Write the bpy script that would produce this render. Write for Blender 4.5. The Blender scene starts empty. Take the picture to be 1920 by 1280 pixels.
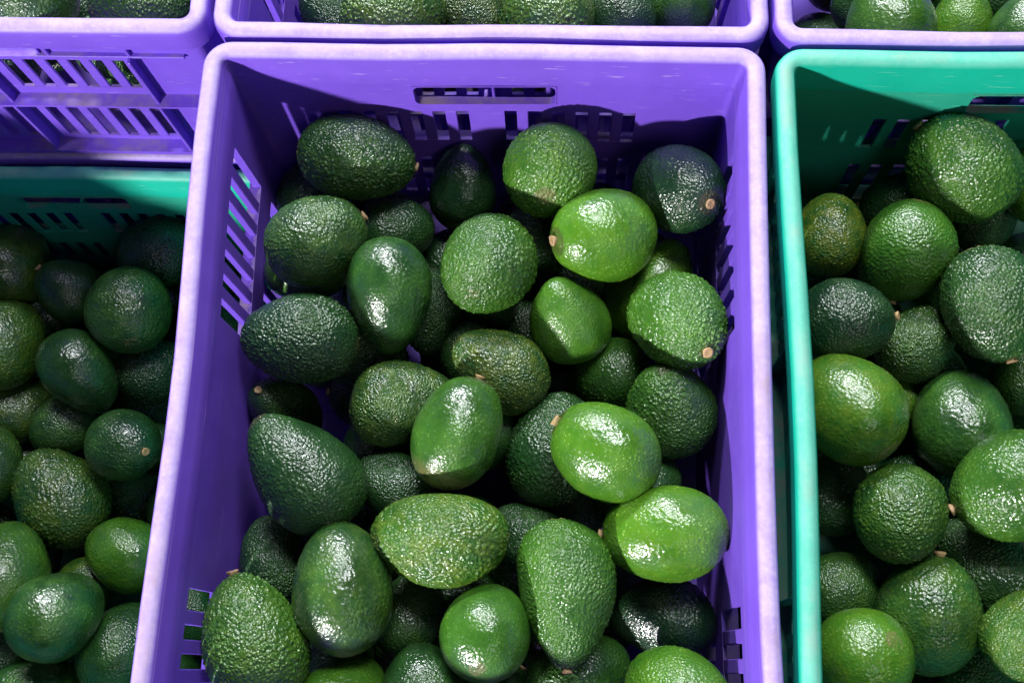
import bpy, math, random
import numpy as np
from mathutils import Vector, Matrix, Euler

random.seed(7); rng = np.random.default_rng(11)
scn = bpy.context.scene
COL = scn.collection
G = 0.4005                      # height of the upper crates' rims above the floor

# ------------------------------------------------------------------ camera
FPX = 2100.0                    # focal length in pixels of the 1920 px wide photograph
CAM = np.array([.0524, -.3836, .6297 + G])
ROT = (.286, .034, .0309)
cd = bpy.data.cameras.new('camera'); cam = bpy.data.objects.new('camera', cd); COL.objects.link(cam)
cam.location = CAM; cam.rotation_euler = ROT
cd.sensor_width = 36; cd.lens = 36 * FPX / 1920; cd.clip_start = .01; cd.clip_end = 50
scn.camera = cam

# ------------------------------------------------------------------ light (indoor market lamps and an added fill)
w = bpy.data.worlds.new('World'); scn.world = w; w.use_nodes = True
w.node_tree.nodes['Background'].inputs[0].default_value = (.62, .72, 1, 1)
w.node_tree.nodes['Background'].inputs[1].default_value = .014
def lamp(name, kind, loc, target, power, col, size=.1, size_y=None):
    ld = bpy.data.lights.new(name, kind); ld.energy = power; ld.color = col
    if kind == 'AREA':
        ld.shape = 'RECTANGLE' if size_y else 'DISK'; ld.size = size
        if size_y: ld.size_y = size_y
    else: ld.shadow_soft_size = size
    o = bpy.data.objects.new(name, ld); COL.objects.link(o); o.location = loc
    o.rotation_euler = (Vector(target) - Vector(loc)).to_track_quat('-Z', 'Y').to_euler()
    return o
T = (0, -.2, .35)
lamp('bulb_lamp', 'AREA', (-1.35, -2.15, 1.10), T, 112, (1, .98, .97), .11)
lamp('tube_lamp', 'AREA', (-.45, 2.0, 1.75), T, 95, (.94, .97, 1), 1.4, .10)
lamp('ceiling_lamp', 'AREA', (.25, .85, 2.25), T, 50, (.95, .975, 1), 1.1, .45)
lamp('fill_lamp', 'AREA', (.75, -1.5, 2.3), T, 6, (.97, .98, 1), .9)  # soft fill added in front to lift the shaded walls
scn.view_settings.view_transform = 'Standard'; scn.view_settings.look = 'None'
scn.view_settings.exposure = .12; scn.view_settings.gamma = 1

# ------------------------------------------------------------------ materials
def mat(name):
    m = bpy.data.materials.new(name); m.use_nodes = True
    return m, m.node_tree.nodes, m.node_tree.links, m.node_tree.nodes['Principled BSDF']
def noise(N, L, vec, scale, detail=4, rough=.55, dist=0):
    n = N.new('ShaderNodeTexNoise'); n.inputs['Scale'].default_value = scale
    n.inputs['Detail'].default_value = detail; n.inputs['Roughness'].default_value = rough
    n.inputs['Distortion'].default_value = dist
    if vec is not None: L.new(vec, n.inputs['Vector'])
    return n.outputs['Fac']
def rng_map(N, L, v, a, b, c=0, d=1):
    n = N.new('ShaderNodeMapRange'); n.inputs[1].default_value = a; n.inputs[2].default_value = b
    n.inputs[3].default_value = c; n.inputs[4].default_value = d; L.new(v, n.inputs[0]); return n.outputs[0]
def mth(N, L, op, a, b=None):
    n = N.new('ShaderNodeMath'); n.operation = op
    for i, v in enumerate((a, b)):
        if v is None: continue
        if isinstance(v, (int, float)): n.inputs[i].default_value = v
        else: L.new(v, n.inputs[i])
    return n.outputs[0]
def mix(N, L, f, a, b):
    n = N.new('ShaderNodeMix'); n.data_type = 'RGBA'
    for i, v in ((0, f), (6, a), (7, b)):
        if isinstance(v, (int, float)): n.inputs[i].default_value = v
        elif isinstance(v, tuple): n.inputs[i].default_value = (*v, 1)
        else: L.new(v, n.inputs[i])
    return n.outputs[2]

def plastic(name, base, worn, wear, dust=(.33, .25, .24)):
    m, N, L, P = mat(name)
    g = N.new('ShaderNodeNewGeometry'); pos = g.outputs['Position']
    oi = N.new('ShaderNodeObjectInfo')
    n1 = noise(N, L, pos, 14, 5, .6)
    c = mix(N, L, rng_map(N, L, n1, .3, .7), tuple(x * .88 for x in base), tuple(min(1, x * 1.1) for x in base))
    # scuffed, bleached skin
    n2 = noise(N, L, pos, 55, 8, .68, .4)
    n3 = noise(N, L, pos, 330, 3, .7)
    wf = mth(N, L, 'ADD', mth(N, L, 'MULTIPLY', rng_map(N, L, n2, -.15, .80), .95), mth(N, L, 'MULTIPLY', rng_map(N, L, n3, .45, .75), .22))
    sx = N.new('ShaderNodeSeparateXYZ'); L.new(g.outputs['Normal'], sx.inputs[0])
    wtop = rng_map(N, L, sx.outputs[2], .35, .8) if wear > .5 else .6
    c = mix(N, L, mth(N, L, 'MULTIPLY', mth(N, L, 'MULTIPLY', wf, wear), wtop), c, worn)
    # dust that has settled on ledges
    up = rng_map(N, L, sx.outputs[2], .75, .97)
    n4 = noise(N, L, pos, 17, 7, .7)
    df = mth(N, L, 'MULTIPLY', up, rng_map(N, L, n4, .46, .66, 0, .75))
    c = mix(N, L, df, c, dust)
    # thin scratches
    n5 = N.new('ShaderNodeTexNoise'); n5.inputs['Scale'].default_value = 60
    mp = N.new('ShaderNodeMapping'); mp.inputs['Scale'].default_value = (1, .06, 9); mp.inputs['Rotation'].default_value = (.3, .2, .5)
    L.new(pos, mp.inputs[0]); L.new(mp.outputs[0], n5.inputs['Vector'])
    c = mix(N, L, rng_map(N, L, n5.outputs['Fac'], .66, .74, 0, .35), c, worn)
    L.new(c, P.inputs['Base Color'])
    L.new(rng_map(N, L, n2, .3, .7, .42, .66), P.inputs['Roughness']); P.inputs['Specular IOR Level'].default_value = .35
    P.inputs['Subsurface Weight'].default_value = 0
    bp = N.new('ShaderNodeBump'); bp.inputs['Strength'].default_value = .35; bp.inputs['Distance'].default_value = .0006
    L.new(n2, bp.inputs['Height']); L.new(bp.outputs[0], P.inputs['Normal'])
    tr = N.new('ShaderNodeBsdfTranslucent'); L.new(c, tr.inputs[0])
    ms = N.new('ShaderNodeMixShader'); ms.inputs[0].default_value = .12
    out = N['Material Output']; L.new(P.outputs[0], ms.inputs[1]); L.new(tr.outputs[0], ms.inputs[2]); L.new(ms.outputs[0], out.inputs[0])
    return m
PUR = (.150, .064, .56); GRN = (.004, .33, .215)
M = {
 ('purple', 'body'): plastic('purple_plastic', PUR, (.42, .33, .68), .08),
 ('purple', 'rim'): plastic('purple_rim_plastic', (.165, .075, .57), (.54, .44, .70), 1., (.36, .26, .31)),
 ('green', 'body'): plastic('green_plastic', GRN, (.25, .5, .42), .15),
 ('green', 'rim'): plastic('green_rim_plastic', (.004, .40, .28), (.22, .56, .46), .75, (.26, .38, .32)),
}

def attr(N, name, typ='OBJECT'):
    a = N.new('ShaderNodeAttribute'); a.attribute_type = typ; a.attribute_name = name; return a.outputs['Fac']
def avocado_mat():
    m, N, L, P = mat('avocado_skin')
    tc = N.new('ShaderNodeTexCoord'); oi = N.new('ShaderNodeObjectInfo')
    add = N.new('ShaderNodeVectorMath'); add.operation = 'ADD'; L.new(tc.outputs['Object'], add.inputs[0])
    sc = N.new('ShaderNodeVectorMath'); sc.operation = 'SCALE'; sc.inputs[0].default_value = (31, 17, 53); L.new(oi.outputs['Random'], sc.inputs['Scale'])
    L.new(sc.outputs[0], add.inputs[1]); v = add.outputs[0]
    tone = attr(N, 'tone'); yel = attr(N, 'yellow'); rgh = attr(N, 'pebbly'); peb = attr(N, 'pebble', 'GEOMETRY'); ax = attr(N, 'axis', 'GEOMETRY')
    n1 = noise(N, L, v, 1.1, 4, .6, .3)
    n2 = noise(N, L, v, 3.2, 5, .65)
    n3 = noise(N, L, v, 17, 4, .7)
    f = mth(N, L, 'ADD', tone, mth(N, L, 'MULTIPLY', mth(N, L, 'SUBTRACT', n1, .5), .75))
    f = mth(N, L, 'ADD', f, mth(N, L, 'MULTIPLY', mth(N, L, 'SUBTRACT', n2, .5), .30))
    f = mth(N, L, 'ADD', f, mth(N, L, 'MULTIPLY', mth(N, L, 'SUBTRACT', n3, .5), .14))
    cr = N.new('ShaderNodeValToRGB'); L.new(f, cr.inputs[0]); e = cr.color_ramp.elements
    e[0].position = 0; e[0].color = (.006, .024, .010, 1)
    e[1].position = 1; e[1].color = (.066, .198, .007, 1)
    for p_, c_ in ((.3, (.013, .051, .010, 1)), (.62, (.033, .116, .009, 1))):
        q = e.new(p_); q.color = c_
    c = cr.outputs[0]
    yf = mth(N, L, 'MULTIPLY', yel, rng_map(N, L, n2, .38, .68))
    c = mix(N, L, mth(N, L, 'MULTIPLY', yf, .85), c, (.14, .155, .010))
    # pale lenticels on the pebbles, darker valleys
    pk = rng_map(N, L, peb, .25, .95)
    hs = N.new('ShaderNodeHueSaturation'); hs.inputs['Value'].default_value = 1.75; hs.inputs['Hue'].default_value = .487; L.new(c, hs.inputs['Color'])
    c = mix(N, L, mth(N, L, 'MULTIPLY', pk, mth(N, L, 'ADD', mth(N, L, 'MULTIPLY', rgh, .3), .1)), c, hs.outputs[0])
    # brown scar at the blossom end and corky flecks
    br = mth(N, L, 'MULTIPLY', rng_map(N, L, ax, .003, .0), rng_map(N, L, n2, .35, .6))
    sca = attr(N, 'scar')
    br = mth(N, L, 'MAXIMUM', br, mth(N, L, 'MULTIPLY', sca, mth(N, L, 'MULTIPLY', rng_map(N, L, ax, .20, .08), rng_map(N, L, n2, .3, .5))))
    c = mix(N, L, mth(N, L, 'MULTIPLY', br, .7), c, (.16, .13, .06))
    n4 = noise(N, L, v, 7.5, 3, .5)
    c = mix(N, L, rng_map(N, L, n4, .74, .80, 0, .5), c, (.10, .085, .035))
    n6 = noise(N, L, v, 1.9, 6, .7, 1.2)
    c = mix(N, L, rng_map(N, L, n6, .67, .76, 0, .3), c, (.085, .095, .030))
    # pebbly relief of the skin
    wv = N.new('ShaderNodeTexNoise'); wv.inputs['Scale'].default_value = 6; wv.inputs['Detail'].default_value = 2; L.new(v, wv.inputs['Vector'])
    wa = N.new('ShaderNodeVectorMath'); wa.operation = 'MULTIPLY_ADD'; L.new(wv.outputs['Color'], wa.inputs[0]); wa.inputs[1].default_value = (.045, .045, .045); L.new(v, wa.inputs[2])
    vo = N.new('ShaderNodeTexVoronoi'); vo.feature = 'F1'; vo.inputs['Scale'].default_value = 15; L.new(wa.outputs[0], vo.inputs['Vector'])
    vs = N.new('ShaderNodeSeparateColor'); L.new(vo.outputs['Color'], vs.inputs[0])
    dot = mth(N, L, 'MULTIPLY', rng_map(N, L, vs.outputs[0], .62, .66), rng_map(N, L, vo.outputs['Distance'], .34, .16))
    dot = mth(N, L, 'MULTIPLY', dot, rng_map(N, L, n1, .35, .6, .15, .75))
    hd = N.new('ShaderNodeHueSaturation'); hd.inputs['Value'].default_value = 2.6; hd.inputs['Hue'].default_value = .475; hd.inputs['Saturation'].default_value = .85; L.new(c, hd.inputs['Color'])
    c = mix(N, L, dot, c, hd.outputs[0])
    c = mix(N, L, rng_map(N, L, ax, .990, .998, 0, .6), c, (.045, .040, .014))
    L.new(c, P.inputs['Base Color'])
    L.new(rng_map(N, L, n1, .33, .64, .20, .42), P.inputs['Roughness'])
    P.inputs['IOR'].default_value = 1.5
    P.inputs['Coat Weight'].default_value = .35; P.inputs['Coat Roughness'].default_value = .13
    fi = noise(N, L, v, 34, 2)
    hh = mth(N, L, 'ADD', rng_map(N, L, vo.outputs['Distance'], .15, .75, 1, 0), mth(N, L, 'MULTIPLY', fi, .5))
    bp = N.new('ShaderNodeBump'); bp.inputs['Distance'].default_value = .0013
    L.new(mth(N, L, 'MULTIPLY', mth(N, L, 'ADD', mth(N, L, 'MULTIPLY', rgh, .42), .2), rng_map(N, L, n1, .32, .62, .5, 1.25)), bp.inputs['Strength'])
    L.new(hh, bp.inputs['Height']); L.new(bp.outputs[0], P.inputs['Normal']); L.new(bp.outputs[0], P.inputs['Coat Normal'])
    return m
M_AVO = avocado_mat()
def stem_mat():
    m, N, L, P = mat('stem_wood')
    tc = N.new('ShaderNodeTexCoord'); oi = N.new('ShaderNodeObjectInfo')
    n = noise(N, L, tc.outputs['Object'], 22, 4)
    a = mix(N, L, oi.outputs['Random'], (.15, .075, .03), (.40, .27, .09))
    c = mix(N, L, rng_map(N, L, n, .35, .65), a, (.42, .28, .16))
    L.new(c, P.inputs['Base Color']); P.inputs['Roughness'].default_value = .65
    return m
M_STEM = stem_mat()
m, N, L, P = mat('floor_concrete')
g = N.new('ShaderNodeNewGeometry'); n = noise(N, L, g.outputs['Position'], 9, 7)
L.new(mix(N, L, n, (.06, .058, .055), (.16, .155, .15)), P.inputs['Base Color']); P.inputs['Roughness'].default_value = .8
M_FLOOR = m

# ------------------------------------------------------------------ helpers
def mesh(name, V, F, smooth=False):
    me = bpy.data.meshes.new(name); me.from_pydata([tuple(map(float, v)) for v in V], [], F); me.update()
    if smooth: me.polygons.foreach_set('use_smooth', [True] * len(me.polygons))
    return me
def obj(name, me, m=None, parent=None):
    o = bpy.data.objects.new(name, me); COL.objects.link(o)
    if parent: o.parent = parent
    if m:
        if not me.materials: me.materials.append(None)
        o.material_slots[0].link = 'OBJECT'; o.material_slots[0].material = m
    return o
def tag(o, label, cat, group=None, kind=None):
    if label: o['label'] = label
    if cat: o['category'] = cat
    if group: o['group'] = group
    if kind: o['kind'] = kind

# ------------------------------------------------------------------ floor
fl = obj('floor', mesh('floor', [(-3, -3, 0), (3, -3, 0), (3, 3, 0), (-3, 3, 0)], [(0, 1, 2, 3)]), M_FLOOR); fl['kind'] = 'structure'

# ------------------------------------------------------------------ crate
CW, CL, CH, CR, BOW = .36, .52, .20, .018, .0035
HX, HY = CW / 2, CL / 2
def inset(z):                      # inner face of the wall, z measured down from the rim (negative)
    return .0165 + .03 * max(0, -z - .026)
def deform(V):
    V = np.array(V, float)
    V[:, 0] *= 1 - BOW / HX * np.cos(math.pi * np.clip(V[:, 1], -HY, HY) / CL) ** 2
    wob = .0006 * np.sin(V[:, 1] * 31 + V[:, 0] * 17) + .0004 * np.sin(V[:, 0] * 47 + 1.3)
    V[:, 2] += wob; V[:, 0] += .0006 * np.sin(V[:, 1] * 23 + .7)
    V[:, 1] += .0005 * np.sin(V[:, 0] * 29 + .4)
    V[:, 2] += CH
    return V
def ring_path(i, n=8, seg=10):
    pts = []; r = max(.0035, CR - i)
    for q, (sx, sy) in enumerate(((1, 1), (-1, 1), (-1, -1), (1, -1))):
        cx, cy = sx * (HX - i - r), sy * (HY - i - r)
        for k in range(n + 1):
            a = math.pi / 2 * (q + k / n); pts.append((cx + r * math.cos(a), cy + r * math.sin(a)))
        nx = ((-1, 1), (-1, -1), (1, -1), (1, 1))[q]
        a = math.pi / 2 * (q + 1); x0, y0 = pts[-1]
        x1, y1 = nx[0] * (HX - i - r) + r * math.cos(a), nx[1] * (HY - i - r) + r * math.sin(a)
        for k in range(1, seg): pts.append((x0 + (x1 - x0) * k / seg, y0 + (y1 - y0) * k / seg))
    return pts
def sweep(name, prof, smooth=True):
    V, F = [], []; n = None; m_ = len(prof)
    rings = []
    for (i, z) in prof:
        p = ring_path(i); n = len(p); rings.append(len(V)); V += [(x, y, z) for x, y in p]
    for a in range(m_):
        b = (a + 1) % m_
        for k in range(n):
            k2 = (k + 1) % n
            F.append((rings[a] + k, rings[a] + k2, rings[b] + k2, rings[b] + k))
    me = mesh(name, deform(V), F, smooth); me.update()
    import bmesh
    bm = bmesh.new(); bm.from_mesh(me); bmesh.ops.recalc_face_normals(bm, faces=bm.faces); bm.to_mesh(me); bm.free()
    if smooth:
        try: me.set_sharp_from_angle(angle=math.radians(40))
        except Exception: pass
    return me
def place(side, s, z, depth):      # side 0:+y 1:-y (short) 2:+x 3:-x (long); depth outward from inner face
    i = inset(z) - depth
    if side == 0: return (s, HY - i, z)
    if side == 1: return (-s, -HY + i, z)
    if side == 2: return (HX - i, -s, z)
    return (-HX + i, s, z)
def plate(name, side, S, z0, z1, openings, th=.0025, step=.05):
    ss = {-S, S}; zs = {z0, z1}
    for a, b, c, d in openings: ss |= {a, b}; zs |= {c, d}
    x = -S
    while x < S: ss.add(round(x, 5)); x += step
    ss = sorted(ss); zs = sorted(zs)
    V, F, idx = [], [], {}
    def vid(i, j, k):
        if (i, j, k) not in idx:
            idx[(i, j, k)] = len(V); V.append(place(side, ss[i], zs[j], th * k))
        return idx[(i, j, k)]
    def solid(i, j):
        if not (0 <= i < len(ss) - 1 and 0 <= j < len(zs) - 1): return False
        cs, cz = (ss[i] + ss[i + 1]) / 2, (zs[j] + zs[j + 1]) / 2
        return not any(a < cs < b and c < cz < d for a, b, c, d in openings)
    for i in range(len(ss) - 1):
        for j in range(len(zs) - 1):
            if not solid(i, j): continue
            q = [(i, j), (i + 1, j), (i + 1, j + 1), (i, j + 1)]
            F.append([vid(*c, 0) for c in q]); F.append([vid(*c, 1) for c in reversed(q)])
            for (di, dj, a, b) in ((0, -1, 0, 1), (1, 0, 1, 2), (0, 1, 2, 3), (-1, 0, 3, 0)):
                if not solid(i + di, j + dj):
                    F.append([vid(*q[a], 0), vid(*q[a], 1), vid(*q[b], 1), vid(*q[b], 0)])
    me = mesh(name, deform(V), F)
    import bmesh
    bm = bmesh.new(); bm.from_mesh(me); bmesh.ops.recalc_face_normals(bm, faces=bm.faces); bm.to_mesh(me); bm.free()
    return me
def block(name, side, s0, s1, z0, z1, d0, d1):
    V = [place(side, s, z, d) for s in (s0, s1) for z in (z0, z1) for d in (d0, d1)]
    F = [(0, 1, 3, 2), (4, 6, 7, 5), (0, 4, 5, 1), (2, 3, 7, 6), (0, 2, 6, 4), (1, 5, 7, 3)]
    me = mesh(name, deform(V), F)
    import bmesh
    bm = bmesh.new(); bm.from_mesh(me); bmesh.ops.recalc_face_normals(bm, faces=bm.faces)
    bmesh.ops.bevel(bm, geom=bm.edges[:], offset=.0005, segments=1, affect='EDGES'); bm.to_mesh(me); bm.free()
    return me
def corner(name, q):
    sx, sy = ((1, 1), (-1, 1), (-1, -1), (1, -1))[q]; V, F = [], []; n = 6; rr = .0040
    zs = (-.025, -.11, -.1975); m_ = n + 3
    for z in zs:
        for dd in (0, .0025):
            i = inset(z) - dd; r = rr + dd; cx, cy = HX - inset(z) - rr, HY - inset(z) - rr
            pts = [(HX - i, HY - END)] + [(cx + r * math.cos(math.pi / 2 * k / n), cy + r * math.sin(math.pi / 2 * k / n)) for k in range(n + 1)] + [(HX - END, HY - i)]
            V += [(sx * x, sy * y, z) for x, y in pts]
    for j in range(2):
        for k in range(m_ - 1):
            for l in range(2):
                a = (2 * j + l) * m_ + k; b = (2 * j + 2 + l) * m_ + k
                F.append((a, a + 1, b + 1, b) if l else (a, b, b + 1, a + 1))
    me = mesh(name, deform(V), F, True)
    import bmesh
    bm = bmesh.new(); bm.from_mesh(me); bmesh.ops.recalc_face_normals(bm, faces=bm.faces); bm.to_mesh(me); bm.free()
    return me

END = .0265
def handle_frame(side):
    ''' rounded sleeve lining the hand hole '''
    x0, x1, z0, z1, r = -.048, .048, -.0515, -.0285, .0055
    lp = []
    for cx, cz, a0 in ((x1 - r, z1 - r, 0), (x0 + r, z1 - r, 90), (x0 + r, z0 + r, 180), (x1 - r, z0 + r, 270)):
        for k in range(6):
            a = math.radians(a0 + 18 * k); lp.append((cx + (r - .0008) * math.cos(a), cz + (r - .0008) * math.sin(a), cx + r * max(-1, min(1, 1.5 * math.cos(a))), cz + r * max(-1, min(1, 1.5 * math.sin(a)))))
    n = len(lp); V, F = [], []
    for d in (-.0006, .0046):
        V += [place(side, q[0], q[1], d) for q in lp]; V += [place(side, q[2], q[3], d) for q in lp]
    for k in range(n):
        j = (k + 1) % n
        F += [(k, j, n + j, n + k), (2 * n + k, 3 * n + k, 3 * n + j, 2 * n + j), (k, 2 * n + k, 2 * n + j, j), (n + k, n + j, 3 * n + j, 3 * n + k)]
    me = mesh('handle_frame', deform(V), F)
    import bmesh
    bm = bmesh.new(); bm.from_mesh(me); bmesh.ops.recalc_face_normals(bm, faces=bm.faces); bm.to_mesh(me); bm.free()
    return me
ROW1 = (-.099, -.036); ROW2 = (-.183, -.125)
def build_crate_parts():
    """list of (name, mesh, role, parent_index)"""
    P_ = []
    rim = [(.0005, -.020), (0, -.007), (.0008, -.003), (.0028, -.0007), (.0055, 0), (.0085, -.0003), (.0112, -.0018), (.0126, -.0045),
           (.0134, -.010), (.0152, -.0145), (.0162, -.020), (.0166, -.0262), (.0146, -.0262), (.0138, -.020), (.0112, -.011), (.0098, -.0045), (.004, -.0045), (.0026, -.009), (.003, -.020)]
    P_.append(('rim', sweep('rim', rim), 'rim', None))
    for nm, z, o0, o1, th in (('ledge', -.0235, .0012, .0150, .0022), ('ledge', -.1145, .0060, .0172, .0024), ('base_ledge', -.1955, .0075, .0200, .0045)):
        P_.append((nm, sweep(nm, [(o0, z), (o0, z + th), (o1, z + th), (o1, z)], False), 'body', None))
    for q in range(4): P_.append(('corner_post', corner('corner_post', q), 'body', None))
    for side in (0, 1):
        ops = [(-.048, .048, -.0515, -.0285)]; slats = []
        for r0, r1 in ((-.102, -.0615), (-.185, -.127)):
            for sg in (-1, 1):
                a, b = sorted((sg * .0122, sg * .1022)); ops.append((a, b, r0, r1))
                for k in range(5):                              # bars between the six slots each side of the middle
                    c_ = sg * (.0165 + .0163 * (k + .5)); slats.append((c_ - .0039, c_ + .0039, r0, r1))
        P_.append(('wall', plate('wall', side, HX - END, -.1975, -.025, ops), 'body', None)); wi = len(P_) - 1
        for a, b, c_, d_ in slats: P_.append(('slat', block('slat', side, a, b, c_ - .0008, d_ + .0008, .0002, .0023), 'body', wi))
        P_.append(('handle_frame', handle_frame(side), 'body', wi))
        P_.append(('ledge', block('ledge', side, -.150, .150, -.0535, -.0511, .0012, .0058), 'body', wi))
        for za, zb, ss_ in ((-.0535, -.0213, (-.111, -.0535, .0535, .111)), (-.1145, -.0511, (-.111, 0, .111)), (-.1955, -.1121, (-.111, 0, .111))):
            for s in ss_:
                d1 = inset((za + zb) / 2) - (.0112 if za > -.06 else .0075)
                P_.append(('rib', block('rib', side, s - .0013, s + .0013, za + .0005, zb - .0003, .0022, d1), 'body', wi))
    for side in (2, 3):
        ops, slats = [], []
        for r0, r1 in (ROW1, ROW2):
            for sg in (-1, 1):
                a, b = sorted((sg * .0835, sg * .2005)); ops.append((a, b, r0, r1))
                for k in range(6):
                    c_ = sg * (.0835 + .01672 * (k + 1)); slats.append((c_ - .0041, c_ + .0041, r0, r1))
        P_.append(('wall', plate('wall', side, HY - END, -.1975, -.025, ops), 'body', None)); wi = len(P_) - 1
        for a, b, c_, d_ in slats: P_.append(('slat', block('slat', side, a, b, c_ - .0008, d_ + .0008, .0002, .0056), 'body', wi))
        for s in (-.207, -.077, .077, .207):
            for za, zb in ((-.1145, -.0213), (-.1955, -.1121)):
                d1 = inset((za + zb) / 2) - (.0112 if za > -.06 else .0075)
                P_.append(('rib', block('rib', side, s - .0013, s + .0013, za + .0005, zb - .0003, .0022, d1), 'body', wi))
    # latticed bottom
    ss = np.linspace(-.14, .14, 9); ys = np.linspace(-.22, .22, 13); V, F = [], []
    x0, y0 = HX - .0205, HY - .0205
    V = [(sx * x0, sy * y0, z) for z in (-.1992, -.1965) for sx, sy in ((-1, -1), (1, -1), (1, 1), (-1, 1))]
    F = [(0, 3, 2, 1), (4, 5, 6, 7), (0, 1, 5, 4), (1, 2, 6, 5), (2, 3, 7, 6), (3, 0, 4, 7)]
    P_.append(('bottom', mesh('bottom', deform(V), F), 'body', None))
    return P_
PARTS = build_crate_parts()
def crate(colour, loc, label, group, rz=0):
    e = bpy.data.objects.new('crate', None); COL.objects.link(e); e.location = loc; e.rotation_euler = (0, 0, rz); e.empty_display_size = .05
    tag(e, label, 'crate', group)
    made = []
    for nm, me, role, pi in PARTS:
        made.append(obj(nm, me, M[(colour, role)], made[pi] if pi is not None else e))
    return e
U = .2005
G1 = 'avocado crates'
crate('purple', (0, -.26, U), 'purple plastic crate in the middle, filled with avocados and seen whole along its back rim', G1)
crate('green', (.3642, -.262, U), 'green plastic crate of avocados at the right edge with a scuffed teal rim', G1, -.003)
crate('green', (-.362, -.2565, 0), 'green plastic crate of dark avocados on the left, one level lower than its neighbours', G1)
crate('purple', (.0025, .2615, U), 'purple crate behind the middle one, touching its back rim', G1)
crate('purple', (-.3605, .264, U), 'purple crate at the upper left showing its slotted and ribbed outer front wall', G1)
crate('purple', (.3648, .260, U), 'purple crate in the upper right corner, behind the green rimmed crate', G1)
G2 = 'crates hidden below the upper ones'
for c_, x, y in (('purple', .003, -.261), ('green', .368, -.262), ('purple', .004, .262), ('purple', -.3605, .2685), ('purple', .3665, .262)):
    crate(c_, (x, y, 0), 'unseen crate standing on the floor underneath an added shading crate', G2)
crate('purple', (-.725, -.26, U), 'unseen purple crate of the next stack, added left of the low green crate to shade it', G1)  # unseen stack, stands here to shade the low green crate
crate('purple', (-.725, -.79, U), 'unseen purple crate of the nearer stack at the far left, added to shade the low green crate', G1)  # second unseen stack, added to block the bulb's light from front left
crate('purple', (-.725, -.79, 0), 'unseen crate standing on the floor underneath an added shading crate', G2)  # base of the nearer added stack
crate('purple', (-.725, -.26, 0), 'unseen crate standing on the floor underneath an added shading crate', G2)  # base of the other shading stack, also unseen

# ------------------------------------------------------------------ avocado meshes
def worley(P, cell, seed):
    """distance to nearest and second nearest random point, 3-D, vectorised"""
    q = P / cell; b = np.floor(q).astype(np.int64); d1 = np.full(len(P), 9.); d2 = d1.copy()
    for dx in (-1, 0, 1):
        for dy in (-1, 0, 1):
            for dz in (-1, 0, 1):
                c = b + (dx, dy, dz)
                h = (c[:, 0] * 73856093 ^ c[:, 1] * 19349663 ^ c[:, 2] * 83492791 ^ seed * 2654435) & 0x7fffffff
                r = np.stack([((h * k) % 10007) / 10007. for k in (7919, 104729, 1299709)], 1)
                d = np.linalg.norm(c + r - q, axis=1)
                d2 = np.where(d < d1, d1, np.minimum(d2, d)); d1 = np.minimum(d1, d)
    return d1, d2
def lump(P, f, seed):
    r = np.random.default_rng(seed); o = np.zeros(len(P))
    for k in range(7):
        w_ = r.normal(size=3) * f; o += np.sin(P @ w_ + r.uniform(0, 6.28)) / 7 ** .5
    return o
NECK = {0: (.16, 2.0), 1: (.30, 1.7), 2: (.50, 1.25)}
def profile(k, neck):
    n_, q = NECK[neck]; t = np.linspace(0, math.pi, 400); c = -np.cos(t)
    r = np.sin(t) ** .93 * (1 - n_ * ((1 + c) / 2) ** q)
    return t, c * k, r / r.max()
def avocado_mesh(name, k, neck, amp, cell, seed, nu=208, nv=136):
    t, z, r = profile(k, neck)
    tt = np.linspace(0, math.pi, nv + 1)
    Z = np.interp(tt, t, z); Rr = np.interp(tt, t, r)
    a = np.arange(nu) / nu * 2 * math.pi
    P = np.stack([np.outer(Rr, np.cos(a)), np.outer(Rr, np.sin(a)), np.repeat(Z[:, None], nu, 1)], -1).reshape(-1, 3)
    rr = np.random.default_rng(seed)
    # uneven body: bent axis, flats and bulges
    b = rr.uniform(.03, .07) * (1.8 if neck == 2 else 1); P[:, 0] += b * (P[:, 2] / k) ** 2
    nrm = P / (np.linalg.norm(P, axis=1, keepdims=True) + 1e-9)
    P = P * (1 + .034 * lump(P, 1.3, seed) + .010 * lump(P, 3.2, seed + 1))[:, None]
    # pebbles
    W_ = P + .015 * np.stack([lump(P, 9, seed + j) for j in (3, 4, 5)], 1)
    d1, d2 = worley(W_, cell, seed)
    peb = np.clip((d2 - d1) * 1.5, 0, 1); peb = peb * peb * (3 - 2 * peb)
    d1b, d2b = worley(W_ + 5, cell * .55, seed + 9)
    peb2 = np.clip((d2b - d1b) * 1.6, 0, 1)
    strength = np.clip(.75 + .45 * lump(P, 1.7, seed + 7), .2, 1.3)
    h = amp * strength * (peb + .35 * peb2)
    P = P + nrm * (h - amp * .5)[:, None]
    F = []
    idx = np.arange((nv + 1) * nu).reshape(nv + 1, nu)
    A = idx[:-1, :]; B = np.roll(idx, -1, 1)[:-1, :]; C = np.roll(idx, -1, 1)[1:, :]; D = idx[1:, :]
    Q = np.stack([A, B, C, D], -1).reshape(-1, 4)
    me = bpy.data.meshes.new(name)
    me.vertices.add(len(P)); me.vertices.foreach_set('co', P.astype(np.float32).ravel())
    me.loops.add(Q.size); me.loops.foreach_set('vertex_index', Q.astype(np.int32).ravel())
    me.polygons.add(len(Q)); me.polygons.foreach_set('loop_start', (np.arange(len(Q)) * 4).astype(np.int32))
    me.update(); me.polygons.foreach_set('use_smooth', [True] * len(Q))
    at = me.attributes.new('pebble', 'FLOAT', 'POINT'); at.data.foreach_set('value', (peb * strength).astype(np.float32))
    at = me.attributes.new('axis', 'FLOAT', 'POINT'); at.data.foreach_set('value', ((P[:, 2] / k + 1) / 2).astype(np.float32))
    me.validate(); me.materials.append(M_AVO)
    top = P[-nu:].mean(0)
    return me, k, top
AV = {}
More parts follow.
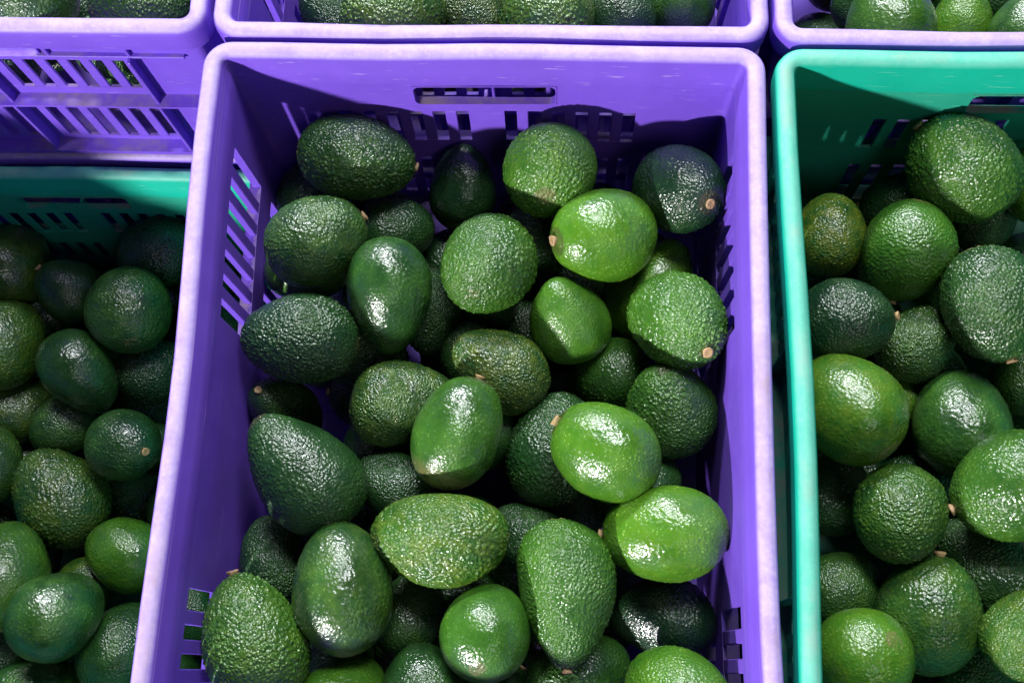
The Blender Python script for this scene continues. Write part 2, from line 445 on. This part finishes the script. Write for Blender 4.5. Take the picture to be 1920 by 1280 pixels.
seed = 20
for neck, k in ((0, 1.22), (1, 1.32), (2, 1.5)):
    for rough, amp, cell in ((0, .010, .12), (1, .024, .095), (2, .033, .10)):
        for v in range(2 if neck < 2 else 1):
            seed += 17
            AV[(neck, rough, v)] = avocado_mesh('avocado_%d' % seed, k, neck, amp, cell * (1 + .12 * v), seed)
def stem_mesh(seed):
    r = random.Random(seed); prof = [(.085, -.05), (.10, .0), (.115, .03), (.125, .05), (.118, .07), (.085, .074), (.05, .060), (.015, .064)]
    n = 14; V, F = [], []
    lob = [1 + r.uniform(-.09, .09) for _ in range(n)]
    for R_, z in prof:
        for k in range(n):
            a = 2 * math.pi * k / n; V.append((R_ * lob[k] * math.cos(a), R_ * lob[k] * math.sin(a), z + r.uniform(-.006, .006)))
    for j in range(len(prof) - 1):
        for k in range(n): F.append((j * n + k, j * n + (k + 1) % n, (j + 1) * n + (k + 1) % n, (j + 1) * n + k))
    F.append([(len(prof) - 1) * n + k for k in range(n)])
    me = mesh('stem', V, F, True); me.materials.append(M_STEM); return me
STEMS = [stem_mesh(i) for i in range(4)]

# ------------------------------------------------------------------ the fruit, read off the photograph
# crate, px, py, half width px, stem direction (deg, 0 right, 90 up), tilt of stem to viewer, apparent length/width, neck, tone, pebbly 0-2, yellow, level, label
TABLE = [
('C',670,288,80,-10,0,1.36,0,.36,2,.1,0,'large pebbly dark green avocado by the back left corner with its stem pointing right'),
('C',555,388,72,120,-20,1.15,0,.30,1,0,2,'glossy avocado half hidden under the large one by the back left corner'),
('C',592,452,82,28,0,1.18,0,.33,1,.15,0,'dark avocado near the left wall with a tan stem at its upper right'),
('C',548,490,70,200,-20,1.2,0,.62,0,.1,2,'lighter green avocado tucked beneath the one with an upper right tan stem'),
('C',738,432,62,10,-10,1.2,0,.25,1,0,2,'dark glossy avocado wedged low between two larger ones near the back left'),
('C',868,352,66,92,15,1.28,1,.14,0,0,2,'dark shaded avocado standing upright under the handle slot of the back wall'),
('C',1032,298,88,80,-60,1.02,0,.66,2,.15,0,'round bright pebbly avocado right of the handle slot against the back wall'),
('C',1124,434,87,186,30,1.12,0,.80,0,.15,0,'smooth bright avocado with a stem on its left, below the round one'),
('C',1275,356,80,-27,54,1.08,0,.06,1,0,0,'blue green avocado in the back right corner showing its tan stem end'),
('C',918,492,90,75,-50,1.05,0,.50,2,.1,0,'round pebbly avocado left of the smooth bright one with a left stem'),
('C',1008,445,66,60,-20,1.2,0,.28,2,0,2,'dark avocado glimpsed between the round pebbly one and the smooth bright one'),
('C',730,556,83,272,-12,1.38,1,.34,0,0,0,'long smooth avocado left of centre with a highlight running down its left side'),
('C',803,585,62,265,0,1.3,0,.28,2,0,2,'pebbly sliver of an avocado pressed behind the long smooth one left of centre'),
('C',1062,590,79,112,38,1.02,2,.62,0,.1,1,'small bright avocado whose blunt neck points to the back, in the middle of the crate'),
('C',1222,540,74,62,0,1.38,1,.78,0,.3,2,'yellow green avocado mostly covered by the one showing a stem near the right wall'),
('C',1290,600,87,-48,52,1.14,0,.62,2,.05,0,'bright bumpy avocado against the right wall with a round stem facing up'),
('C',562,634,85,172,-8,1.27,0,.20,2,0,0,'broad dark glossy avocado lying across against the left wall slots'),
('C',938,692,74,148,12,1.33,1,.36,2,.45,1,'olive speckled avocado in the centre with its top left end shining'),
('C',758,752,77,14,0,1.32,2,.36,2,.3,1,'pebbly olive avocado under the broad dark one, its neck pointing right'),
('C',860,813,83,68,0,1.28,0,.50,0,.05,0,'smooth oval avocado in the centre with a brownish blossom end at the bottom'),
('C',1150,704,67,190,-20,1.1,0,.45,1,.05,2,'small pebbly avocado between the small blunt necked one and the right hand pair'),
('C',1256,760,84,100,42,1.04,1,.50,2,.05,1,'bumpy avocado below the bright stemmed one at the right wall'),
('C',1042,842,86,70,-10,1.26,0,.26,2,0,1,'dark pebbly avocado half covered by a bright one with a pale stem'),
('C',1135,845,90,148,6,1.13,0,.76,0,.12,0,'smooth bright avocado with a pale yellowish stem at its upper left'),
('C',530,768,62,140,54,1.25,1,.25,1,.1,2,'dark avocado low at the left wall with its brown stem facing the camera'),
('C',566,886,94,134,4,1.34,2,.22,1,0,0,'large dark pear shaped avocado leaning on the left wall with its neck at upper left'),
('C',737,908,64,160,-10,1.2,0,.24,2,0,2,'dark glossy avocado showing between the large pear shaped one and the smooth oval one'),
('C',820,1012,91,176,-10,1.42,0,.56,2,.45,0,'long very pebbly yellowish green avocado lying across below the centre'),
('C',992,1010,66,150,0,1.3,1,.24,2,0,2,'dark avocado glimpsed right of the long very pebbly one'),
('C',1250,1002,91,181,-4,1.26,0,.82,0,.2,0,'smooth bright lime green avocado lying across at the right wall'),
('C',1200,925,66,40,-10,1.3,0,.40,1,0,2,'avocado almost hidden between the two smooth bright ones on the right'),
('C',1062,1112,91,-86,8,1.5,2,.56,2,.05,0,'long pear shaped avocado with its neck and round stem pointing to the front'),
('C',912,1182,84,70,-45,1.05,0,.58,0,0,0,'rounded medium green avocado left of the long pear shaped one'),
('C',628,1108,93,96,-10,1.3,0,.34,0,.15,0,'large smooth oval avocado near the front left with a grey sheen on top'),
('C',512,1050,64,105,0,1.35,1,.26,2,0,2,'dark avocado squeezed between the left wall and the large smooth oval one'),
('C',456,1200,96,112,4,1.34,1,.52,2,.2,0,'pebbly pear shaped avocado in front left with its stem touching the crate wall'),
('C',770,1152,63,70,-10,1.3,0,.30,1,.1,2,'dark avocado down in the gap right of the large smooth oval one'),
('C',1258,1158,76,172,0,1.33,1,.06,1,0,2,'dull blue green avocado in the shade under the lime green one'),
('C',645,1315,84,60,-30,1.15,0,.62,0,.1,1,'bright avocado cut off by the lower edge, left of the middle'),
('C',793,1302,80,100,-20,1.2,0,.30,1,0,1,'dark avocado cut off by the lower edge below the rounded medium green one'),
('C',1085,1268,76,20,-20,1.3,0,.42,1,0,2,'avocado under the stem of the long pear shaped one at the lower edge'),
('C',1280,1312,93,140,-30,1.15,0,.74,1,.1,0,'bright avocado cut off by the lower edge near the right wall'),
('C',1082,952,56,30,0,1.2,0,.20,1,0,2,'dark avocado deep in the gap above the long pear shaped one'),
('C',696,838,52,90,0,1.2,0,.20,1,0,2,'dark avocado deep in the gap under the pebbly olive one'),

('L',25,455,74,60,-30,1.1,0,.42,0,.35,1,'yellow flecked avocado at the left edge below the green handle slot'),
('L',300,440,66,200,-20,1.2,0,.15,1,0,1,'dark avocado in the upper right corner of the low green crate'),
('L',130,545,58,142,6,1.15,0,.22,0,0,1,'shaded avocado in the low green crate with a tiny brown stem at upper left'),
('L',246,568,76,90,-45,1.04,0,.40,1,.1,0,'rounded avocado in the low green crate beside the middle crate rim, upper one'),
('L',5,645,75,60,-20,1.1,0,.45,1,.3,1,'olive avocado cut off by the left edge, level with the long smooth one'),
('L',155,695,68,-52,-6,1.32,1,.24,0,0,0,'long dark avocado lying slantwise in the middle of the low green crate'),
('L',303,682,60,0,-20,1.2,0,.15,2,0,2,'dark pebbly avocado half under the middle crate rim, above the stemmed one'),
('L',35,770,62,10,0,1.25,0,.34,1,.3,2,'brownish green avocado low at the left edge, above the large pebbly one'),
('L',122,795,55,220,0,1.2,0,.32,1,.1,2,'small dull avocado between the slanting long one and the large pebbly one'),
('L',232,834,66,-20,60,1.04,0,.30,1,0,0,'avocado in the low green crate with its stem facing the camera'),
('L',115,934,82,118,-10,1.2,0,.36,2,.3,0,'large finely pebbled avocado with a yellowish line in the low green crate'),
('L',-22,870,62,90,0,1.2,0,.35,1,.1,1,'avocado just cut off by the left edge, beside the large pebbled one'),
('L',255,936,54,0,-20,1.15,0,.30,2,0,2,'dark glossy avocado under the stemmed one in the low green crate'),
('L',238,1040,67,150,-20,1.1,0,.66,0,.1,1,'light green avocado half hidden by the middle crate rim'),
('L',18,1074,80,88,-10,1.26,0,.52,0,.1,0,'oval green avocado at the left edge with a long sheen'),
('L',165,1095,52,30,0,1.2,0,.45,1,.4,2,'olive sliver of an avocado between the light green and the rounded ones'),
('L',106,1152,79,38,-10,1.14,0,.38,0,.05,0,'rounded avocado near the lower left corner with a broad grey sheen'),
('L',236,1215,80,48,-10,1.16,0,.34,1,0,0,'avocado beside the middle crate rim at the lower edge'),
('L',8,1216,55,100,0,1.2,0,.25,2,0,2,'dark avocado at the left edge near the lower corner'),
('L',70,1308,76,10,-10,1.2,0,.40,1,0,1,'avocado cut off by the lower edge in the left corner'),
('L',362,1145,56,100,0,1.2,0,.40,1,0,2,'avocado glimpsed through the front slots of the middle crate left wall'),
('L',392,486,56,100,0,1.2,0,.35,2,0,2,'avocado glimpsed through the back slots of the middle crate left wall, upper'),
('L',388,604,56,60,0,1.2,0,.35,2,0,2,'avocado glimpsed through the back slots of the middle crate left wall, lower'),

('R',1802,307,96,136,8,1.1,0,.50,2,.15,0,'large pebbly avocado high in the green crate with a stem at its upper left'),
('R',1553,440,67,85,-20,1.14,0,.48,1,.8,1,'avocado with a yellow patch by the back left of the green crate'),
('R',1705,473,83,-105,-6,1.17,0,.58,1,.05,0,'bright oval avocado below the large high one in the green crate'),
('R',1858,570,92,-70,4,1.18,0,.28,2,.05,0,'dark bumpy avocado at the right edge with a tan stem at its lower end'),
('R',1574,600,78,6,6,1.2,0,.10,1,0,0,'dark grey green avocado beside the green rim, its stem pointing right'),
('R',1720,646,68,40,-20,1.08,0,.34,2,.15,1,'small coarse pebbly avocado in the middle of the green crate'),
('R',1585,763,95,130,-20,1.08,0,.64,0,.4,0,'large smooth yellow green avocado beside the green rim'),
('R',1652,762,58,30,0,1.2,0,.66,1,.4,2,'yellow green avocado peeking out from behind the large smooth one'),
('R',1802,796,88,100,-30,1.16,0,.38,0,.05,0,'plump medium green avocado right of the large smooth yellow green one'),
('R',1926,710,60,30,0,1.2,0,.4,1,.1,2,'avocado cut off at the right edge above the one with a pale glare'),
('R',1902,912,103,200,10,1.08,0,.50,1,.1,0,'large avocado at the right edge with a pale glare and a stem on its left'),
('R',1560,925,68,80,-10,1.15,0,.20,1,0,2,'dark avocado deep in the shade beside the green rim'),
('R',1688,956,85,70,-40,1.1,0,.46,2,.2,0,'round coarse pebbly avocado half in shadow in the green crate'),
('R',1580,1108,71,20,-30,1.08,0,.36,1,.1,1,'avocado with a brown scar beside the green rim'),
('R',1742,1148,97,76,12,1.16,0,.42,1,.2,0,'large avocado near the lower right with a reddish stem on top'),
('R',1852,1062,80,135,0,1.36,2,.30,2,.05,1,'dark pebbly avocado with a neck, behind the large one with a reddish stem'),
('R',1938,1190,86,30,-10,1.15,0,.50,2,.35,0,'very pebbly avocado cut off at the right edge near the lower corner'),
('R',1610,1234,90,200,-50,1.06,0,.74,0,.25,0,'smooth bright green avocado at the lower edge beside the green rim'),
('R',1832,1268,70,80,-10,1.2,0,.40,2,.1,2,'pebbly avocado low at the lower edge, right of the large one'),
('R',1848,418,50,40,0,1.2,0,.35,2,.1,2,'avocado peeking out underneath the large high pebbly one'),
('R',1938,345,56,90,0,1.3,0,.60,0,.1,1,'sliver of bright avocado at the right edge beside the large high one'),

('B',738,42,86,20,-20,1.1,0,.46,2,.4,0,'pebbly olive avocado in the crate behind the middle one, leftmost in view there'),
('B',882,20,68,120,-10,1.15,0,.28,2,.4,1,'brownish wrinkled avocado behind the back rim, left of its middle'),
('B',1030,36,88,60,-40,1.05,0,.50,2,.3,0,'rounded pebbly avocado behind the back rim, right above the middle'),
('B',1166,26,62,100,-10,1.2,0,.12,1,0,1,'dark blue green glinting avocado behind the back rim on the right'),
('B',1272,-6,66,100,-10,1.2,0,.35,0,0,1,'plain dark avocado farthest right in the crate behind the middle one'),
('K',275,8,88,10,-20,1.1,0,.42,2,.1,0,'glinting avocado at the top left near the purple crate corner'),
('K',52,-8,80,160,-20,1.1,0,.30,1,.1,1,'dull avocado at the top left edge, in shade'),
('K',210,85,60,0,0,1.2,0,.45,2,.1,2,'avocado glimpsed through the slots of the upper left purple crate'),
('Q',1672,76,82,100,-30,1.1,0,.52,0,.1,0,'smooth avocado with a glare just behind the rim of the upper right crate'),
('Q',1800,50,60,80,10,1.35,1,.74,0,.2,1,'bright pointed avocado behind the upper right crate rim'),
('Q',1926,82,64,70,-10,1.2,0,.45,0,0,0,'avocado cut off in the upper right corner by the edge and rim'),
('Q',1900,-20,70,70,-10,1.2,0,.25,1,0,1,'dark avocado at the top edge in the upper right corner'),
('Q',1608,5,46,70,-10,1.2,0,.35,1,0,2,'small avocado glimpse left of the smooth glaring one in the upper right crate'),
]
CR_BOX = {'C': (0, -.26, G), 'L': (-.362, -.2565, .2), 'R': (.3642, -.262, G), 'B': (.0025, .2615, G), 'K': (-.3605, .264, G), 'Q': (.3648, .26, G)}
LEV = {'C': (-.072, -.095, -.118), 'L': (-.075, -.095, -.118), 'R': (-.068, -.092, -.115), 'B': (-.058, -.075, -.09), 'K': (-.058, -.075, -.09), 'Q': (-.058, -.078, -.09)}
RM = np.array(Euler(ROT).to_matrix())
def ray(u, v):
    d = RM @ np.array([(u - 960) / FPX, -(v - 640) / FPX, -1.]); return d
class Fruit: pass
fruits = []
for row in TABLE:
    f = Fruit(); (f.c, f.u, f.v, f.rpx, ang, tilt, ka, f.neck, f.tone, f.rough, f.yel, f.lev, f.label) = row
    d = ray(f.u, f.v); f.d = d; dn = d / np.linalg.norm(d)
    right = RM[:, 0] - dn * (RM[:, 0] @ dn); right /= np.linalg.norm(right); up = np.cross(right, dn)
    a, t = math.radians(ang), math.radians(tilt)
    f.axis = math.cos(t) * (math.cos(a) * right + math.sin(a) * up) - math.sin(t) * dn
    f.k = min(1.6, max(1.16, math.sqrt(max(.3, ka * ka - math.sin(t) ** 2)) / math.cos(t)))
    zt = CR_BOX[f.c][2] + LEV[f.c][f.lev] + random.uniform(-.004, .004)
    f.lam = (zt - CAM[2]) / d[2]; f.lam0 = f.lam; f.off = np.zeros(3); f.fixed = False
    fruits.append(f)
RT = {0: .74, 1: .6, 2: .44}
def state(f):
    p = CAM + f.d * f.lam + f.off; R_ = f.rpx * f.lam / FPX
    rt = RT[f.neck]
    s = np.linspace(0, 1, 5)
    off = -(f.k - 1) * R_ + s * ((f.k - rt) * R_ + (f.k - 1) * R_)
    return p, R_, p + off[:, None] * f.axis, R_ * (1 + (rt - 1) * s ** 1.6) * .985
def walls(f, S, Rr):
    """largest penetration into the crate's walls as a push vector"""
    bx, by, zr = CR_BOX[f.c]; push = np.zeros(3)
    for c, r in zip(S, Rr):
        i = .0165 + .03 * max(0, zr - c[2] - .026) + .0005
        bw = BOW * math.cos(math.pi * max(-.5, min(.5, (c[1] - by) / CL)))
        for ax, half, b in ((0, HX - bw, bx), (1, HY, by)):
            for sg in (-1, 1):
                pen = sg * (c[ax] - b) + r - (half - i)
                if pen > 0 and pen > abs(push[ax]): push[ax] = -sg * pen
        pen = (zr - CH + .006) - (c[2] - r)
        if pen > push[2]: push[2] = pen
    return push
def relax(fr, iters, tol=.001, ray_only=True, lim=.006):
    n = len(fr)
    for it in range(iters):
        st = [state(f) for f in fr]
        S = np.concatenate([s[2] for s in st]); Rr = np.concatenate([s[3] for s in st]); m_ = 5
        D = np.linalg.norm(S[:, None] - S[None], axis=2); pen = Rr[:, None] + Rr[None] - D
        pen = pen.reshape(n, m_, n, m_); best = pen.max(axis=(1, 3))
        worst = 0
        for i in range(n):
            for j in range(i + 1, n):
                p = best[i, j] - tol
                if p <= 0: continue
                worst = max(worst, p)
                a, b = fr[i], fr[j]
                if (a.lev, a.lam) > (b.lev, b.lam): a, b = b, a
                if ray_only:
                    if not a.fixed: a.lam -= .22 * p * .6
                    if not b.fixed: b.lam += .22 * p
                else:
                    q = pen[i, :, j, :]; ii, jj = np.unravel_index(q.argmax(), q.shape)
                    dv = st[i][2][ii] - st[j][2][jj]; dv /= np.linalg.norm(dv) + 1e-9
                    for o, sg in ((fr[i], 1), (fr[j], -1)):
                        if o.fixed: continue
                        o.off = o.off + sg * dv * p * .3
                        L_ = np.linalg.norm(o.off); mx = lim * (1 + o.lev)
                        if L_ > mx: o.off *= mx / L_
        for f, s in zip(fr, st):
            if f.fixed: continue
            pu = walls(f, s[2], s[3])
            if ray_only:
                f.lam += .02 * (f.lam0 - f.lam)
                if pu[2] > 0: f.lam -= pu[2] * .5
            else: f.off = f.off + pu * .6
    return worst
for c in 'CLRBKQ':
    fr = [f for f in fruits if f.c == c]
    w1 = relax(fr, 220); w2 = relax(fr, 90, ray_only=False)
    print('pile', c, len(fr), 'overlap mm %.1f %.1f' % (w1 * 1e3, w2 * 1e3), 'z', ['%.0f' % (1e3 * (state(f)[0][2] - CR_BOX[c][2])) for f in fr])

# fruit underneath: fills the crates down to their bottoms
def overlaps(S, Rr, all_S, all_R, tol):
    D = np.linalg.norm(S[:, None] - all_S[None], axis=2); return (Rr[:, None] + all_R[None] - D).max() > tol
for c, (bx, by, zr) in CR_BOX.items():
    fr = [f for f in fruits if f.c == c]
    aS = np.concatenate([state(f)[2] for f in fr] or [np.zeros((1, 3))]); aR = np.concatenate([state(f)[3] for f in fr] or [np.zeros(1)])
    for lay, zc in enumerate((-.167, -.145, -.128, -.105) if c != 'Z' else (-.08, -.06)):
        for tr in range(1500):
            f = Fruit(); f.c = c; f.neck = 0; f.k = random.uniform(1.18, 1.35); f.lev = 3
            x = bx + random.uniform(-.125, .125); y = by + random.uniform(-.205, .205); z = zr + zc + random.uniform(-.004, .004)
            R_ = random.uniform(.0250, .0300) if tr < 900 else random.uniform(.0215, .0255)
            seen = y < .10 and y > -.44 and c != 'Z'
            if not seen and lay < 1: continue
            if c in 'BKQ' and y > .16: continue
            if lay > 2 and seen and not (c in 'BKQ' and y > .07): continue
            th = random.uniform(0, 6.28); tl = random.uniform(-.3, .3)
            f.axis = np.array([math.cos(th) * math.cos(tl), math.sin(th) * math.cos(tl), math.sin(tl)])
            p = np.array([x, y, z]); f.d = (p - CAM); f.lam = 1.; f.rpx = R_ * FPX; f.off = np.zeros(3)
            _, _, S, Rr = state(f)
            if np.abs(walls(f, S, Rr)).max() > .0008 or overlaps(S, Rr, aS, aR, .0045 if tr < 1100 else .008): continue
            f.tone = random.uniform(.1, .4); f.rough = random.choice((0, 1, 1, 2)); f.yel = 0; f.label = None
            fruits.append(f); aS = np.concatenate([aS, S]); aR = np.concatenate([aR, Rr])
# keep of the buried fruit those that show most through the gaps
def shown(f, aS, aR):
    p, R_, S, Rr = state(f); hits = 0
    for q in range(60):
        d = rng.normal(size=3); d /= np.linalg.norm(d); j = q % 5
        X = S[j] + d * Rr[j] * 1.01; e = CAM - X; L_ = np.linalg.norm(e); e /= L_
        if d @ e < .1: continue
        loc = (X - CAM) @ RM; u, v = 960 + FPX * loc[0] / -loc[2], 640 - FPX * loc[1] / -loc[2]
        if not (-60 < u < 1980 and -60 < v < 1340): continue
        w_ = aS - X; t_ = w_ @ e; d2 = (w_ * w_).sum(1) - t_ * t_
        if not ((t_ > 0) & (d2 < aR * aR)).any(): hits += 1
    return hits
aS = np.concatenate([state(f)[2] for f in fruits]); aR = np.concatenate([state(f)[3] for f in fruits]) * .999
top_ = [f for f in fruits if f.label]; low_ = [f for f in fruits if not f.label]
low_.sort(key=lambda f: -shown(f, aS, aR)); fruits = top_ + low_[:290 - len(top_)]
STEM = {(670,288),(592,452),(1124,434),(1275,356),(1290,600),(860,813),(1135,845),(530,768),(1250,1002),(1062,1112),(456,1200),
        (130,545),(232,834),(1802,307),(1705,473),(1858,570),(1574,600),(1902,912),(1742,1148)}
NAMES = {'C': 'middle purple crate', 'L': 'low green crate', 'R': 'right green crate', 'B': 'crate behind the middle one', 'K': 'upper left purple crate', 'Q': 'upper right purple crate', 'Z': 'far left stack'}
GRP = {'C': 'avocados in the middle purple crate', 'L': 'avocados in the low green crate', 'R': 'avocados in the right green crate', 'B': 'avocados in the crate behind', 'K': 'avocados in the upper left crate', 'Q': 'avocados in the upper right crate', 'Z': 'avocados in the far left stack'}
for n_, f in enumerate(fruits):
    p, R_, S, Rr = state(f)
    me, k0, top = AV[(f.neck, f.rough, n_ % 2 if f.neck < 2 else 0)]
    o = bpy.data.objects.new('avocado', me); COL.objects.link(o)
    q = Vector(f.axis).to_track_quat('Z', 'Y') @ Euler((0, 0, random.uniform(0, 6.28))).to_quaternion()
    o.rotation_mode = 'QUATERNION'; o.rotation_quaternion = q; o.location = p; o.scale = (R_, R_, R_ * f.k / k0)
    o['tone'] = float(f.tone); o['yellow'] = float(f.yel); o['pebbly'] = f.rough / 2.; o['scar'] = 1. if f.label and 'blossom' in f.label else 0.
    if f.label: tag(o, f.label, 'avocado', GRP[f.c])
    else: tag(o, 'dark avocado buried beneath the top layer in the ' + NAMES[f.c], 'avocado', 'buried ' + GRP[f.c])
    if f.label and (f.u, f.v) not in STEM: continue
    if not f.label and n_ % 3: continue
    s = bpy.data.objects.new('stem', STEMS[n_ % 4]); COL.objects.link(s); s.parent = o; s.location = top
    s.scale = (.96, .96, k0 / f.k); s.rotation_euler = (random.uniform(-.15, .15), random.uniform(-.15, .15), random.uniform(0, 6))
print('fruit', len(fruits), 'objects', len(bpy.data.objects))
